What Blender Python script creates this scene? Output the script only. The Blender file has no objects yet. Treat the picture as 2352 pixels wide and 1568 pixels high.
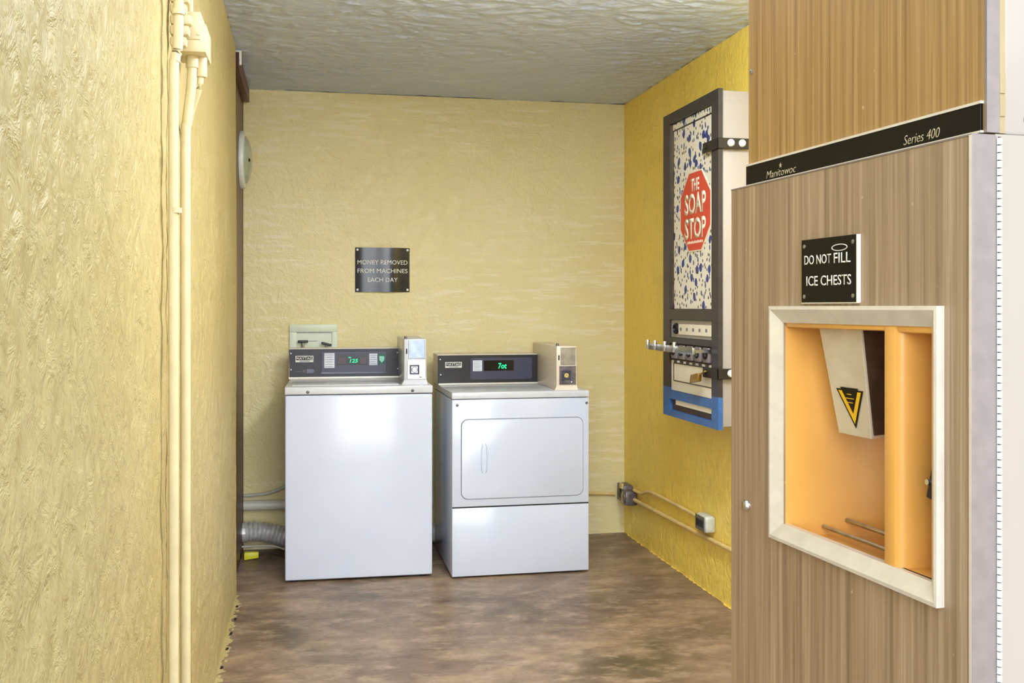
import bpy, bmesh, math, random
from mathutils import Vector, Matrix, noise
random.seed(7)
PI = math.pi
SC = bpy.context.scene
COL = SC.collection

# ------------------------------------------------------------ camera
cam_d = bpy.data.cameras.new('camera')
cam = bpy.data.objects.new('camera', cam_d)
COL.objects.link(cam)
cam.location = (0, 0, 1.33)
cam.rotation_euler = (PI / 2, 0, -math.atan(466 / 2300))
cam_d.sensor_width = 36.0
cam_d.lens = 36.0 * 2300 / 2352
cam_d.shift_y = -79 / 2352
cam_d.clip_start = 0.02
SC.camera = cam

# ------------------------------------------------------------ world, sun, exposure
W = bpy.data.worlds.new('sky')
SC.world = W
W.use_nodes = True
wn = W.node_tree.nodes
bgn = wn.get('Background') or wn.new('ShaderNodeBackground')
bgn.inputs['Color'].default_value = (0.76, 0.89, 1.0, 1)
bgn.inputs['Strength'].default_value = 0.5

def sun(name, energy, azim_from, elev, angle, color):
    """azim_from: direction the light comes from, degrees clockwise from +Y; elev in degrees."""
    d = bpy.data.lights.new(name, 'SUN')
    d.energy = energy
    d.angle = math.radians(angle)
    d.color = color
    o = bpy.data.objects.new(name, d)
    COL.objects.link(o)
    a, e = math.radians(azim_from), math.radians(elev)
    src = Vector((math.sin(a) * math.cos(e), math.cos(a) * math.cos(e), math.sin(e)))
    o.rotation_euler = src.to_track_quat('Z', 'Y').to_euler()
    o.location = src * 12 + Vector((0, 0, 2))
    return o
sun('low_hazy_sun', 2.1, 188, 14, 62, (0.97, 0.985, 1.0))

VS = SC.view_settings
VS.view_transform = 'Standard'
VS.look = 'None'
VS.gamma = 1.0
VS.use_curve_mapping = False
VS.exposure = 1.48
try:
    SC.cycles.max_bounces = 6
    SC.cycles.diffuse_bounces = 4
    SC.cycles.glossy_bounces = 3
    SC.cycles.adaptive_threshold = 0.03
except Exception:
    pass

# ------------------------------------------------------------ materials
def lin(c):
    def f(v):
        v = v / 255.0
        return v / 12.92 if v <= 0.04045 else ((v + 0.055) / 1.055) ** 2.4
    return (f(c[0]), f(c[1]), f(c[2]), 1.0)

class NT:
    def __init__(s, name):
        s.m = bpy.data.materials.new(name)
        s.m.use_nodes = True
        s.t = s.m.node_tree
        s.b = s.t.nodes.get('Principled BSDF')
        s.co = s.t.nodes.new('ShaderNodeTexCoord')
    def n(s, typ, **kw):
        nd = s.t.nodes.new(typ)
        for k, v in kw.items():
            setattr(nd, k, v)
        return nd
    def l(s, a, b):
        s.t.links.new(a, b)
    def mapping(s, scale, rot=(0, 0, 0), loc=(0, 0, 0)):
        mp = s.n('ShaderNodeMapping')
        mp.inputs['Scale'].default_value = scale
        mp.inputs['Rotation'].default_value = rot
        mp.inputs['Location'].default_value = loc
        s.l(s.co.outputs['Object'], mp.inputs['Vector'])
        return mp.outputs['Vector']
    def noise(s, scale3, detail=4, rough=0.55, dist=0.0, rot=(0, 0, 0), loc=(0, 0, 0)):
        nz = s.n('ShaderNodeTexNoise')
        nz.inputs['Scale'].default_value = 1.0
        nz.inputs['Detail'].default_value = detail
        nz.inputs['Roughness'].default_value = rough
        nz.inputs['Distortion'].default_value = dist
        s.l(s.mapping(scale3, rot, loc), nz.inputs['Vector'])
        return nz.outputs['Fac']
    def ramp(s, fac, stops):
        r = s.n('ShaderNodeValToRGB')
        e = r.color_ramp.elements
        while len(e) < len(stops):
            e.new(0.5)
        for i, (p, c) in enumerate(stops):
            e[i].position = p
            e[i].color = c if len(c) == 4 else (*c, 1)
        s.l(fac, r.inputs['Fac'])
        return r.outputs['Color']
    def mix(s, fac, a, b, mode='MIX'):
        m = s.n('ShaderNodeMix', data_type='RGBA', blend_type=mode)
        for inp, v in ((m.inputs['Factor'], fac), (m.inputs['A'], a), (m.inputs['B'], b)):
            pass
        sock = {'F': m.inputs[0], 'A': m.inputs[6], 'B': m.inputs[7]}
        for k, v in (('F', fac), ('A', a), ('B', b)):
            if hasattr(v, 'node'):
                s.l(v, sock[k])
            else:
                sock[k].default_value = v
        return m.outputs[2]
    def math(s, op, a, b=0.0, clamp=False):
        m = s.n('ShaderNodeMath', operation=op, use_clamp=clamp)
        for i, v in enumerate((a, b)):
            if hasattr(v, 'node'):
                s.l(v, m.inputs[i])
            else:
                m.inputs[i].default_value = v
        return m.outputs[0]
    def bump(s, h, strength, dist=0.01):
        bp = s.n('ShaderNodeBump')
        bp.inputs['Strength'].default_value = strength
        bp.inputs['Distance'].default_value = dist
        s.l(h, bp.inputs['Height'])
        s.l(bp.outputs['Normal'], s.b.inputs['Normal'])
    def color(s, c):
        if hasattr(c, 'node'):
            s.l(c, s.b.inputs['Base Color'])
        else:
            s.b.inputs['Base Color'].default_value = c
    def set(s, rough=0.5, metal=0.0, spec=0.5, coat=0.0):
        s.b.inputs['Roughness'].default_value = rough
        s.b.inputs['Metallic'].default_value = metal
        s.b.inputs['Specular IOR Level'].default_value = spec
        s.b.inputs['Coat Weight'].default_value = coat
        s.b.inputs['Coat Roughness'].default_value = 0.08

def plain(name, rgb, rough=0.45, metal=0.0, var=0.06, scale=9.0, bump=0.0, bscale=120.0, spec=0.5, coat=0.0):
    t = NT(name)
    c = lin(rgb)
    dark = tuple(v * (1 - var * 2) for v in c[:3]) + (1,)
    lite = tuple(min(1, v * (1 + var)) for v in c[:3]) + (1,)
    t.color(t.ramp(t.noise((scale,) * 3, 2), [(0.3, dark), (0.7, lite)]))
    t.set(rough, metal, spec, coat)
    if bump:
        t.bump(t.noise((bscale,) * 3, 3), bump, 0.002)
    return t.m

def stucco(name, rgb_a, rgb_b, sc, bump, dirt=0.0, rough=0.45, scuffs=False, spec=0.5, dist=0.006, mottle=0.0):
    """painted stucco: colour drifts between two paint tones, relief from stretched noise"""
    t = NT(name)
    base = t.ramp(t.noise((1.3, 1.3, 1.0), 2, 0.6), [(0.3, lin(rgb_a)), (0.72, lin(rgb_b))])
    if scuffs:
        for i, (rot, loc) in enumerate((((0, 0.5, 0), (3, 0, 1)), ((0, -0.45, 0), (7, 0, 4)))):
            m = t.noise((4.5, 1, 42), 3, 0.65, 0, rot, loc)
            area = t.noise((1.1, 1, 1.6), 2, 0.5, 0, (0, 0, 0), (i * 5.0, 0, 2))
            f = t.math('MULTIPLY', t.math('MULTIPLY', t.math('SUBTRACT', m, 0.535, True), 9.0, True),
                       t.math('MULTIPLY', t.math('SUBTRACT', area, 0.40, True), 6.0, True))
            base = t.mix(t.math('MULTIPLY', f, 0.7), base, lin((236, 226, 196)))
    if dirt:
        d = t.noise((3, 3, 2.2), 4, 0.65, 0, (0, 0, 0), (11, 3, 5))
        f = t.math('MULTIPLY', t.math('SUBTRACT', d, 0.56, True), dirt * 5, True)
        base = t.mix(f, base, lin((150, 128, 82)))
    if mottle:
        mt = t.noise((34, 34, 12), 2, 0.6, 0, (0, 0, 0), (1, 8, 2))
        base = t.mix(t.math('MULTIPLY', t.math('SUBTRACT', mt, 0.5, True), mottle * 12, True), base, lin((168, 146, 94)))
    t.color(base)
    h = t.math('MULTIPLY', t.noise(sc, 4, 0.68, 0.8), 2.2)
    t.set(rough, 0, spec)
    t.bump(h, bump, dist)
    return t.m

M = {}
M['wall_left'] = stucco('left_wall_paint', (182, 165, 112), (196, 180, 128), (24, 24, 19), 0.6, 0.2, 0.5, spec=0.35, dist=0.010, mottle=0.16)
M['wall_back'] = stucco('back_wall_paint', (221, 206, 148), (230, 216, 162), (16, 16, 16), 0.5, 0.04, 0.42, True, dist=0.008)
M['wall_right'] = stucco('right_wall_paint', (254, 220, 90), (255, 226, 110), (16, 16, 14), 0.6, 0.2, 0.42, dist=0.008, mottle=0.06)

def ceiling_mat():
    t = NT('ceiling_paint')
    t.color(t.ramp(t.noise((1.6, 1.6, 1), 4), [(0.3, lin((194, 210, 250))), (0.7, lin((206, 221, 255)))]))
    h = t.noise((26, 44, 9), 3, 0.65)
    t.set(0.33, 0, 0.5)
    t.bump(h, 0.6, 0.012)
    return t.m
M['ceiling'] = ceiling_mat()

def floor_mat():
    t = NT('stained_concrete')
    c = t.ramp(t.noise((1.5, 2.4, 1), 5, 0.62, 0.5), [(0.28, lin((98, 80, 66))), (0.45, lin((126, 104, 87))), (0.60, lin((144, 121, 101))), (0.78, lin((170, 148, 124)))])
    streak = t.noise((2.6, 5.2, 1), 4, 0.6, 0.4, (0, 0, 0.12), (3, 1, 0))
    c = t.mix(t.math('MULTIPLY', t.math('SUBTRACT', streak, 0.52, True), 2.6, True), c, lin((190, 160, 122)))
    st = t.noise((1.9, 1.7, 1), 4, 0.6, 0, (0, 0, 0), (9.3, 4.2, 0))
    c = t.mix(t.math('MULTIPLY', t.math('SUBTRACT', st, 0.53, True), 6.0, True), c, lin((88, 77, 56)))
    fine = t.noise((20, 30, 1), 5, 0.7)
    c = t.mix(t.math('MULTIPLY', t.math('SUBTRACT', fine, 0.5, True), 2.6, True), c, lin((104, 82, 68)))
    mid = t.noise((7, 11, 1), 5, 0.72, 0.0, (0, 0, 0.2), (2, 6, 0))
    c = t.mix(t.math('MULTIPLY', t.math('SUBTRACT', mid, 0.5, True), 4.0, True), c, lin((178, 152, 128)))
    c = t.mix(t.math('MULTIPLY', t.math('SUBTRACT', t.math('SUBTRACT', 1.0, mid), 0.55, True), 4.5, True), c, lin((88, 66, 52)))
    t.color(c)
    t.set(0.42, 0, 0.4)
    t.bump(t.noise((30, 45, 1), 2), 0.12, 0.004)
    return t.m
M['floor'] = floor_mat()
M['ground'] = plain('outdoor_concrete', (222, 218, 210), 0.8, var=0.05, scale=1.2)

def wood_mat(name, a, b, c):
    t = NT(name)
    g1 = t.noise((1, 70, 0.9), 4, 0.65, 0.2)
    g2 = t.noise((1, 210, 3.0), 3, 0.6, 0.1, (0, 0, 0), (0, 3, 2))
    col = t.ramp(g1, [(0.30, lin(a)), (0.5, lin(b)), (0.70, lin(c))])
    col = t.mix(t.math('MULTIPLY', t.math('SUBTRACT', g2, 0.47, True), 1.9, True), col, lin(a))
    speck = t.noise((60, 60, 45), 1, 0.4, 0, (0, 0, 0), (5, 5, 5))
    col = t.mix(t.math('MULTIPLY', t.math('SUBTRACT', speck, 0.78, True), 8.0, True), col, lin((226, 208, 176)))
    t.color(col)
    t.set(0.42, 0, 0.5)
    t.bump(g2, 0.03, 0.001)
    return t.m
M['wood_low'] = wood_mat('wood_grain_laminate', (126, 103, 80), (160, 136, 108), (184, 161, 133))
M['wood_up'] = wood_mat('wood_grain_laminate_upper', (134, 100, 54), (164, 129, 78), (186, 152, 98))

M['white'] = plain('white_enamel', (200, 208, 224), 0.16, var=0.015, scale=3, spec=0.5)
M['white_top'] = plain('worn_white_enamel_top', (204, 206, 212), 0.22, var=0.04, scale=6)
M['offwhite'] = plain('cream_painted_steel', (222, 208, 186), 0.3, var=0.03, scale=6)
M['cream'] = plain('cream_enamel', (166, 157, 148), 0.4, var=0.02, scale=4, bump=0.05, bscale=60)
M['black'] = plain('black_plastic', (26, 23, 30), 0.35, var=0.15, scale=40)
M['console'] = plain('charcoal_console_face', (40, 40, 54), 0.4, var=0.12, scale=60)
M['console_b'] = plain('black_console_face', (24, 20, 22), 0.35, var=0.2, scale=60)
M['inset'] = plain('slate_console_inset', (58, 58, 80), 0.35, var=0.06, scale=30)
M['chrome'] = plain('chrome', (226, 226, 230), 0.12, 1.0, var=0.03)
M['steel'] = plain('galvanised_steel', (176, 178, 182), 0.32, 1.0, var=0.12, scale=30)
M['alu'] = plain('brushed_aluminium', (150, 140, 138), 0.5, 0.5, var=0.05, scale=30)
M['alu_trim'] = plain('satin_aluminium_trim', (226, 221, 210), 0.3, 0.3, var=0.04, scale=25)
M['paper'] = plain('paper_label', (222, 224, 232), 0.6, var=0.03, scale=60)
M['ink'] = plain('grey_print', (120, 126, 140), 0.6, var=0.1)
M['white_ink'] = plain('white_print', (232, 228, 216), 0.55, var=0.02)
M['cream_ink'] = plain('outlined_nameplate_print', (188, 172, 136), 0.5, var=0.05)
M['screen'] = plain('black_display_window', (8, 8, 9), 0.15, var=0.1)
M['screen_red'] = plain('dark_red_display_filter', (58, 12, 16), 0.2, var=0.1)
M['badge_green'] = plain('green_badge', (18, 92, 66), 0.45, var=0.1)
M['badge_mint'] = plain('mint_print', (150, 220, 196), 0.5, var=0.05)
M['green_panel'] = plain('pale_green_plastic', (214, 222, 200), 0.4, var=0.04)
M['brown'] = plain('maroon_brown_paint', (84, 44, 34), 0.4, var=0.12, scale=8)
M['maroon'] = plain('dark_maroon_trim_paint', (78, 26, 24), 0.38, var=0.12, scale=8)
M['pipe'] = plain('cream_painted_conduit', (222, 208, 166), 0.38, var=0.05, scale=14)
M['pipe_y'] = plain('yellow_painted_conduit', (224, 194, 124), 0.42, var=0.08, scale=14)
M['pvc'] = plain('white_pvc', (214, 212, 196), 0.4, var=0.05)
M['hose'] = plain('grey_hose', (188, 190, 176), 0.45, var=0.06)
M['foil'] = plain('aluminium_foil_duct', (226, 225, 222), 0.3, 0.4, var=0.1, scale=30, bump=0.25, bscale=90)
M['yellow_plug'] = plain('bright_yellow_plastic', (226, 220, 40), 0.4, var=0.06)
M['cord'] = plain('dark_cord', (58, 38, 34), 0.5)
M['frame_dark'] = plain('dark_painted_steel_bar', (52, 48, 50), 0.4, var=0.12, scale=20)
M['frame_blue'] = plain('blue_painted_steel_bar', (48, 98, 160), 0.4, var=0.1, scale=14)
M['black_steel'] = plain('black_steel_strap', (32, 26, 24), 0.45, var=0.15, scale=30)
M['brass'] = plain('brass', (178, 138, 62), 0.32, 0.9, var=0.1, scale=40)
M['red'] = plain('red_sign_paint', (214, 72, 48), 0.5, var=0.03)
M['vinyl'] = plain('cream_vinyl', (236, 226, 198), 0.5, var=0.03)
M['sign_black'] = plain('black_engraved_plastic', (18, 15, 13), 0.4, var=0.12, scale=20, spec=0.2)
M['channel'] = plain('tan_side_channel', (166, 148, 112), 0.5, var=0.06)
M['coin_alu'] = plain('blue_grey_coin_plate', (150, 160, 176), 0.3, 0.7, var=0.08, scale=40)
M['dark'] = plain('dark_gap', (24, 20, 18), 0.7)
M['liner'] = plain('amber_moulded_plastic', (226, 168, 84), 0.32, var=0.05, scale=6)
M['chute'] = plain('grey_beige_steel', (206, 194, 170), 0.35, var=0.05, scale=14)
M['warn_y'] = plain('warning_yellow', (236, 186, 26), 0.5, var=0.02)
M['bin_brown'] = plain('brown_bin_interior', (74, 52, 36), 0.6, var=0.2, scale=20)
M['grey_box'] = plain('weathered_grey_metal', (118, 112, 116), 0.42, 0.6, var=0.25, scale=30)
M['outlet'] = plain('pale_grey_outlet_cover', (196, 200, 190), 0.4, var=0.08, scale=30)
M['lamp_glass'] = plain('clouded_glass_lens', (168, 178, 160), 0.2, var=0.1, scale=20)
M['lamp_white'] = plain('white_lamp_rim', (226, 230, 226), 0.35, var=0.04)

def led_mat():
    t = NT('green_led_digits')
    t.color(lin((20, 200, 120)))
    t.set(0.4)
    t.b.inputs['Emission Color'].default_value = lin((30, 235, 140))
    t.b.inputs['Emission Strength'].default_value = 0.7
    t.m.cycles.emission_sampling = 'NONE'
    return t.m
M['led'] = led_mat()

def fill_glow():  # emission for the added fill lamp that lifts the dark alcove
    t = NT('added_fill_lamp_glow')
    t.color(lin((240, 242, 240)))
    t.b.inputs['Emission Color'].default_value = (0.92, 0.97, 1.0, 1)
    t.b.inputs['Emission Strength'].default_value = 20.0
    return t.m
M['fill_glow'] = fill_glow()

def drops_mat():
    t = NT('blue_drop_print_panel')
    base = lin((234, 226, 204))
    col = t.mix(0.0, base, base)
    for sc, loc, thr, c in (((1, 14, 12), (0, 2.2, 5), 0.22, (38, 60, 140)), ((1, 36, 26), (0, 7.1, 1), 0.18, (44, 40, 50)), ((1, 24, 15), (0, 1.3, 9), 0.16, (52, 78, 120))):
        v = t.n('ShaderNodeTexVoronoi', feature='F1', voronoi_dimensions='2D')
        v.inputs['Scale'].default_value = 1.0
        v.inputs['Randomness'].default_value = 0.9
        sp = t.n('ShaderNodeSeparateXYZ')
        cb = t.n('ShaderNodeCombineXYZ')
        t.l(t.mapping(sc, (0, 0, 0), loc), sp.inputs[0])
        t.l(sp.outputs['Y'], cb.inputs['X'])
        t.l(sp.outputs['Z'], cb.inputs['Y'])
        t.l(cb.outputs[0], v.inputs['Vector'])
        wob = t.noise((1, 45, 30), 2)
        d = t.math('ADD', v.outputs['Distance'], t.math('MULTIPLY', t.math('SUBTRACT', wob, 0.5), 0.28))
        f = t.math('LESS_THAN', d, thr)
        pick = t.n('ShaderNodeSeparateColor')
        t.l(v.outputs['Color'], pick.inputs['Color'])
        f = t.math('MULTIPLY', f, t.math('GREATER_THAN', pick.outputs['Red'], 0.25))
        col = t.mix(f, col, lin(c))
    t.color(col)
    t.set(0.45)
    return t.m
M['drops'] = drops_mat()

def glossy_sign_mat():
    t = NT('glossy_navy_black_plastic')
    c = t.ramp(t.noise((9, 1, 5), 4, 0.6), [(0.3, lin((8, 14, 24))), (0.7, lin((18, 32, 52)))])
    t.color(c)
    t.set(0.2, 0, 0.5)
    return t.m
M['gloss_sign'] = glossy_sign_mat()

# ------------------------------------------------------------ mesh helpers
class MB:
    def __init__(s):
        s.bm = bmesh.new()
    def _bevel(s, verts, r, seg=2):
        es = {e for v in verts for e in v.link_edges}
        bmesh.ops.bevel(s.bm, geom=list(es), offset=r, segments=seg, profile=0.5, affect='EDGES', clamp_overlap=True)
    def box(s, a, b, r=0.0, seg=2, mtx=None):
        a, b = Vector(a), Vector(b)
        c, d = (a + b) / 2, b - a
        m = Matrix.Translation(c) @ Matrix.Diagonal((abs(d.x), abs(d.y), abs(d.z), 1))
        vs = bmesh.ops.create_cube(s.bm, size=1, matrix=m)['verts']
        if mtx:
            bmesh.ops.transform(s.bm, matrix=mtx, verts=vs)
        if r:
            s._bevel(vs, r, seg)
        return s
    def hexa(s, p, r=0.0):
        """8 points: bottom 4 (ccw) then top 4"""
        vs = [s.bm.verts.new(q) for q in p]
        for f in ((3, 2, 1, 0), (4, 5, 6, 7), (0, 1, 5, 4), (1, 2, 6, 5), (2, 3, 7, 6), (3, 0, 4, 7)):
            s.bm.faces.new([vs[i] for i in f])
        if r:
            s._bevel(vs, r)
        return s
    def poly(s, pts, ext):
        """flat polygon extruded by vector ext"""
        ext = Vector(ext)
        n = len(pts)
        a = [s.bm.verts.new(p) for p in pts]
        b = [s.bm.verts.new(Vector(p) + ext) for p in pts]
        s.bm.faces.new(a)
        s.bm.faces.new(list(reversed(b)))
        for i in range(n):
            s.bm.faces.new((a[i], b[i], b[(i + 1) % n], a[(i + 1) % n]))
        return s
    def cyl(s, p0, p1, r0, r1=None, seg=20, r=0.0):
        r1 = r0 if r1 is None else r1
        p0, p1 = Vector(p0), Vector(p1)
        d = p1 - p0
        m = Matrix.Translation((p0 + p1) / 2) @ d.to_track_quat('Z', 'Y').to_matrix().to_4x4()
        vs = bmesh.ops.create_cone(s.bm, cap_ends=True, segments=seg, radius1=r0, radius2=r1, depth=d.length, matrix=m)['verts']
        if r:
            caps = [e for v in vs for e in v.link_edges if len(e.link_faces) == 2 and any(len(f.verts) > 4 for f in e.link_faces)]
            bmesh.ops.bevel(s.bm, geom=list(set(caps)), offset=r, segments=2, profile=0.5, affect='EDGES')
        return s
    def lathe(s, o, axis, prof, seg=32):
        """prof: (radius, height along axis)"""
        q = Vector(axis).to_track_quat('Z', 'Y').to_matrix()
        rings = []
        for rr, h in prof:
            if rr < 1e-6:
                rings.append([s.bm.verts.new(Vector(o) + q @ Vector((0, 0, h)))])
            else:
                rings.append([s.bm.verts.new(Vector(o) + q @ Vector((rr * math.cos(2 * PI * i / seg), rr * math.sin(2 * PI * i / seg), h))) for i in range(seg)])
        for A, B in zip(rings, rings[1:]):
            for i in range(seg):
                j = (i + 1) % seg
                f = [A[i % len(A)], A[j % len(A)], B[j % len(B)], B[i % len(B)]]
                u = []
                for v in f:
                    if v not in u:
                        u.append(v)
                if len(u) > 2:
                    s.bm.faces.new(u)
        return s
    def tube(s, pts, rad, seg=12, sub=6):
        """smooth tube along a Catmull-Rom path; rad is a number or f(t, i)"""
        P = [Vector(p) for p in pts]
        path = []
        for i in range(len(P) - 1):
            a, b, c, d = P[max(i - 1, 0)], P[i], P[i + 1], P[min(i + 2, len(P) - 1)]
            for k in range(sub):
                t = k / sub
                path.append(0.5 * ((2 * b) + (c - a) * t + (2 * a - 5 * b + 4 * c - d) * t * t + (3 * b - a - 3 * c + d) * t ** 3))
        path.append(P[-1])
        prev = None
        n = len(path)
        for i, p in enumerate(path):
            tg = (path[min(i + 1, n - 1)] - path[max(i - 1, 0)]).normalized()
            up = Vector((0, 0, 1)) if abs(tg.z) < 0.95 else Vector((1, 0, 0))
            x = tg.cross(up).normalized()
            y = tg.cross(x).normalized()
            r = rad(i / (n - 1), i) if callable(rad) else rad
            ring = [s.bm.verts.new(p + (x * math.cos(2 * PI * k / seg) + y * math.sin(2 * PI * k / seg)) * r) for k in range(seg)]
            if prev:
                for k in range(seg):
                    s.bm.faces.new((prev[k], prev[(k + 1) % seg], ring[(k + 1) % seg], ring[k]))
            else:
                s.bm.faces.new(ring)
            prev = ring
        s.bm.faces.new(list(reversed(prev)))
        return s
    def build(s, name, mat, parent=None, smooth=False, loc=None):
        bmesh.ops.recalc_face_normals(s.bm, faces=s.bm.faces)
        me = bpy.data.meshes.new(name)
        s.bm.to_mesh(me)
        s.bm.free()
        me.materials.append(M[mat] if isinstance(mat, str) else mat)
        if smooth:
            for p in me.polygons:
                p.use_smooth = True
            try:
                me.set_sharp_from_angle(angle=math.radians(smooth if smooth is not True else 40))
            except Exception:
                pass
        o = bpy.data.objects.new(name, me)
        COL.objects.link(o)
        if parent:
            o.parent = parent
        if loc:
            o.location = loc
        return o

def tag(o, label=None, cat=None, group=None, kind=None):
    for k, v in (('label', label), ('category', cat), ('group', group), ('kind', kind)):
        if v:
            o[k] = v
    return o

def thing(name, label, cat, loc=(0, 0, 0), rz=0.0, group=None):
    o = bpy.data.objects.new(name, None)
    COL.objects.link(o)
    o.location = loc
    o.rotation_euler = (0, 0, rz)
    o.empty_display_size = 0.1
    return tag(o, label, cat, group)

def text(body, name, mat, parent, center, right, up, w, h, ext=0.0006, shear=0.0, bold=0.0):
    """lettering fitted into a w x h box centred at center, on the plane spanned by right and up"""
    cu = bpy.data.curves.new(name, 'FONT')
    cu.body = body
    cu.align_x = 'CENTER'
    cu.shear = shear
    cu.offset = bold
    cu.resolution_u = 3
    tmp = bpy.data.objects.new(name, cu)
    COL.objects.link(tmp)
    bpy.context.view_layer.update()
    me = bpy.data.meshes.new_from_object(tmp.evaluated_get(bpy.context.evaluated_depsgraph_get()))
    bpy.data.objects.remove(tmp)
    xs = [v.co.x for v in me.vertices]
    ys = [v.co.y for v in me.vertices]
    x0, x1, y0, y1 = min(xs), max(xs), min(ys), max(ys)
    R, U = Vector(right).normalized(), Vector(up).normalized()
    N = R.cross(U)
    bm = bmesh.new()
    bm.from_mesh(me)
    bpy.data.meshes.remove(me)
    for v in bm.verts:
        a = ((v.co.x - x0) / (x1 - x0) - 0.5) * w
        b = ((v.co.y - y0) / (y1 - y0) - 0.5) * h
        v.co = Vector(center) + R * a + U * b
    r = bmesh.ops.extrude_face_region(bm, geom=list(bm.faces))
    for v in [g for g in r['geom'] if isinstance(g, bmesh.types.BMVert)]:
        v.co += N * ext
    mb = MB()
    mb.bm.free()
    mb.bm = bm
    return mb.build(name, mat, parent)

def struct(o):
    o['kind'] = 'structure'
    return o

# ------------------------------------------------------------ room shell
XL, XR, YB, ZC = -0.33, 1.825, 5.668, 2.525
Y_OPEN = 2.1
struct(MB().box((-0.75, -3, -0.12), (2.2, YB + 0.2, 0.0)).build('floor', 'floor'))
struct(MB().box((-30, -40, -0.3), (30, 12, -0.13)).build('ground', 'ground'))
def rough_ceiling():
    """slab whose underside over the laundry corner is really trowelled"""
    mb = MB().box((-0.75, Y_OPEN, ZC + 0.02), (2.2, YB + 0.2, ZC + 0.2)).box((-0.75, Y_OPEN, ZC), (2.2, 3.3, ZC + 0.02))
    x0, x1, y0, y1, nx, ny = -0.42, 1.86, 3.3, YB + 0.02, 190, 230
    rows = []
    for j in range(ny + 1):
        y = y0 + (y1 - y0) * j / ny
        row = []
        for i in range(nx + 1):
            x = x0 + (x1 - x0) * i / nx
            p = Vector((x * 9, y * 15, 2.3))
            q = p + Vector((noise.noise(p * 0.6), noise.noise(p * 0.6 + Vector((9, 2, 5))), 0)) * 0.9
            a = 1.0 - abs(noise.noise(q)) * 2.2 + 0.5 * noise.noise(p * 2.4)
            row.append(mb.bm.verts.new((x, y, ZC + 0.004 - 0.0055 * a)))
        rows.append(row)
    for j in range(ny):
        for i in range(nx):
            mb.bm.faces.new((rows[j][i], rows[j][i + 1], rows[j + 1][i + 1], rows[j + 1][i]))
    return mb.build('ceiling', 'ceiling', None, 60)
struct(rough_ceiling())
struct(MB().box((-0.75, YB, 0), (2.2, YB + 0.2, ZC)).build('wall_back', 'wall_back'))
struct(MB().box((XR, 1.0, 0), (2.2, YB, ZC)).build('wall_right', 'wall_right'))

def left_wall():
    """thick wall whose room face is really uneven (trowelled stucco)"""
    y0, y1 = 0.95, 4.79
    ny, nz = 360, 200
    bm = bmesh.new()
    grid = []
    for j in range(nz + 1):
        z = ZC * j / nz
        row = []
        for i in range(ny + 1):
            y = y0 + (y1 - y0) * i / ny
            p = Vector((y * 17, z * 13, 1.7))
            a = noise.noise(p) + 0.55 * noise.noise(p * 2.3 + Vector((5, 1, 0))) + 0.3 * noise.noise(p * 5.1)
            edge = min(1.0, (y1 - y) / 0.02 + 0.2)
            x = XL + 0.0036 * a * edge + 0.004 * noise.noise(Vector((y * 1.3, z * 1.1, 4)))
            row.append(bm.verts.new((x, y + (0.004 * noise.noise(Vector((z * 9, 3, 1))) if i == ny else 0), z)))
        grid.append(row)
    for j in range(nz):
        for i in range(ny):
            bm.faces.new((grid[j][i], grid[j][i + 1], grid[j + 1][i + 1], grid[j + 1][i]))
    bx = -0.75
    # jamb and near end, back and caps
    back = [[bm.verts.new((bx, y, z)) for y in (y0, y1)] for z in (0, ZC)]
    for j in range(nz):
        pass
    left = [grid[j][0] for j in range(nz + 1)]
    right = [grid[j][ny] for j in range(nz + 1)]
    bm.faces.new(left + [back[1][0], back[0][0]])
    bm.faces.new(list(reversed(right)) + [back[0][1], back[1][1]])
    bm.faces.new([back[0][0], back[0][1], back[1][1], back[1][0]])
    mb = MB()
    mb.bm.free()
    mb.bm = bm
    return mb.build('wall_left', 'wall_left', None, 50)
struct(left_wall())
MB().box((-0.75, 0.8, 0), (XL, 0.95, ZC)).build('near_stretch', 'wall_left', bpy.data.objects['wall_left'])
# strip of wall behind and beyond the door
MB().box((-0.75, 5.605, 0), (-0.372, YB, ZC)).build('return_strip', 'wall_left', bpy.data.objects['wall_left'])
MB().box((-0.75, 4.79, 2.515), (-0.372, 5.605, ZC)).build('lintel_strip', 'wall_left', bpy.data.objects['wall_left'])

# uneven paint lapping on the floor along the left wall
def paint_edge(name, x, sgn, ya, yb, wmin, wmax, n, seed):
    rnd = random.Random(seed)
    mb = MB()
    pts = []
    for i in range(n + 1):
        y = ya + (yb - ya) * i / n
        w = wmin + (wmax - wmin) * rnd.random() ** 2.0
        pts.append((x + sgn * w, y, 0.0005))
    poly = [(x - sgn * 0.01, ya, 0.0005)] + pts + [(x - sgn * 0.01, yb, 0.0005)]
    return mb.poly(poly, (0, 0, 0.0012)).build(name, M['wall_left'] if sgn > 0 else M['wall_right'], bpy.data.objects['floor'])
paint_edge('paint_splash', XL, 1, 3.0, 4.78, 0.004, 0.034, 90, 3)
paint_edge('paint_splash', XR, -1, 3.4, 5.6, 0.0, 0.012, 110, 5)
# crumbled gap line at the foot of the left wall
for k in range(26):
    y = 3.1 + k * 0.062 + random.uniform(-0.02, 0.02)
    x = XL + random.uniform(0.012, 0.026)
    MB().poly([(x - 0.006, y - 0.012, 0.0018), (x + 0.004, y - 0.016, 0.0018), (x + 0.007, y + 0.01, 0.0018), (x - 0.003, y + 0.017, 0.0018)], (0, 0, 0.0008)).build('paint_chip', 'wall_left' if k % 3 else 'dark', bpy.data.objects['floor'])

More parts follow.
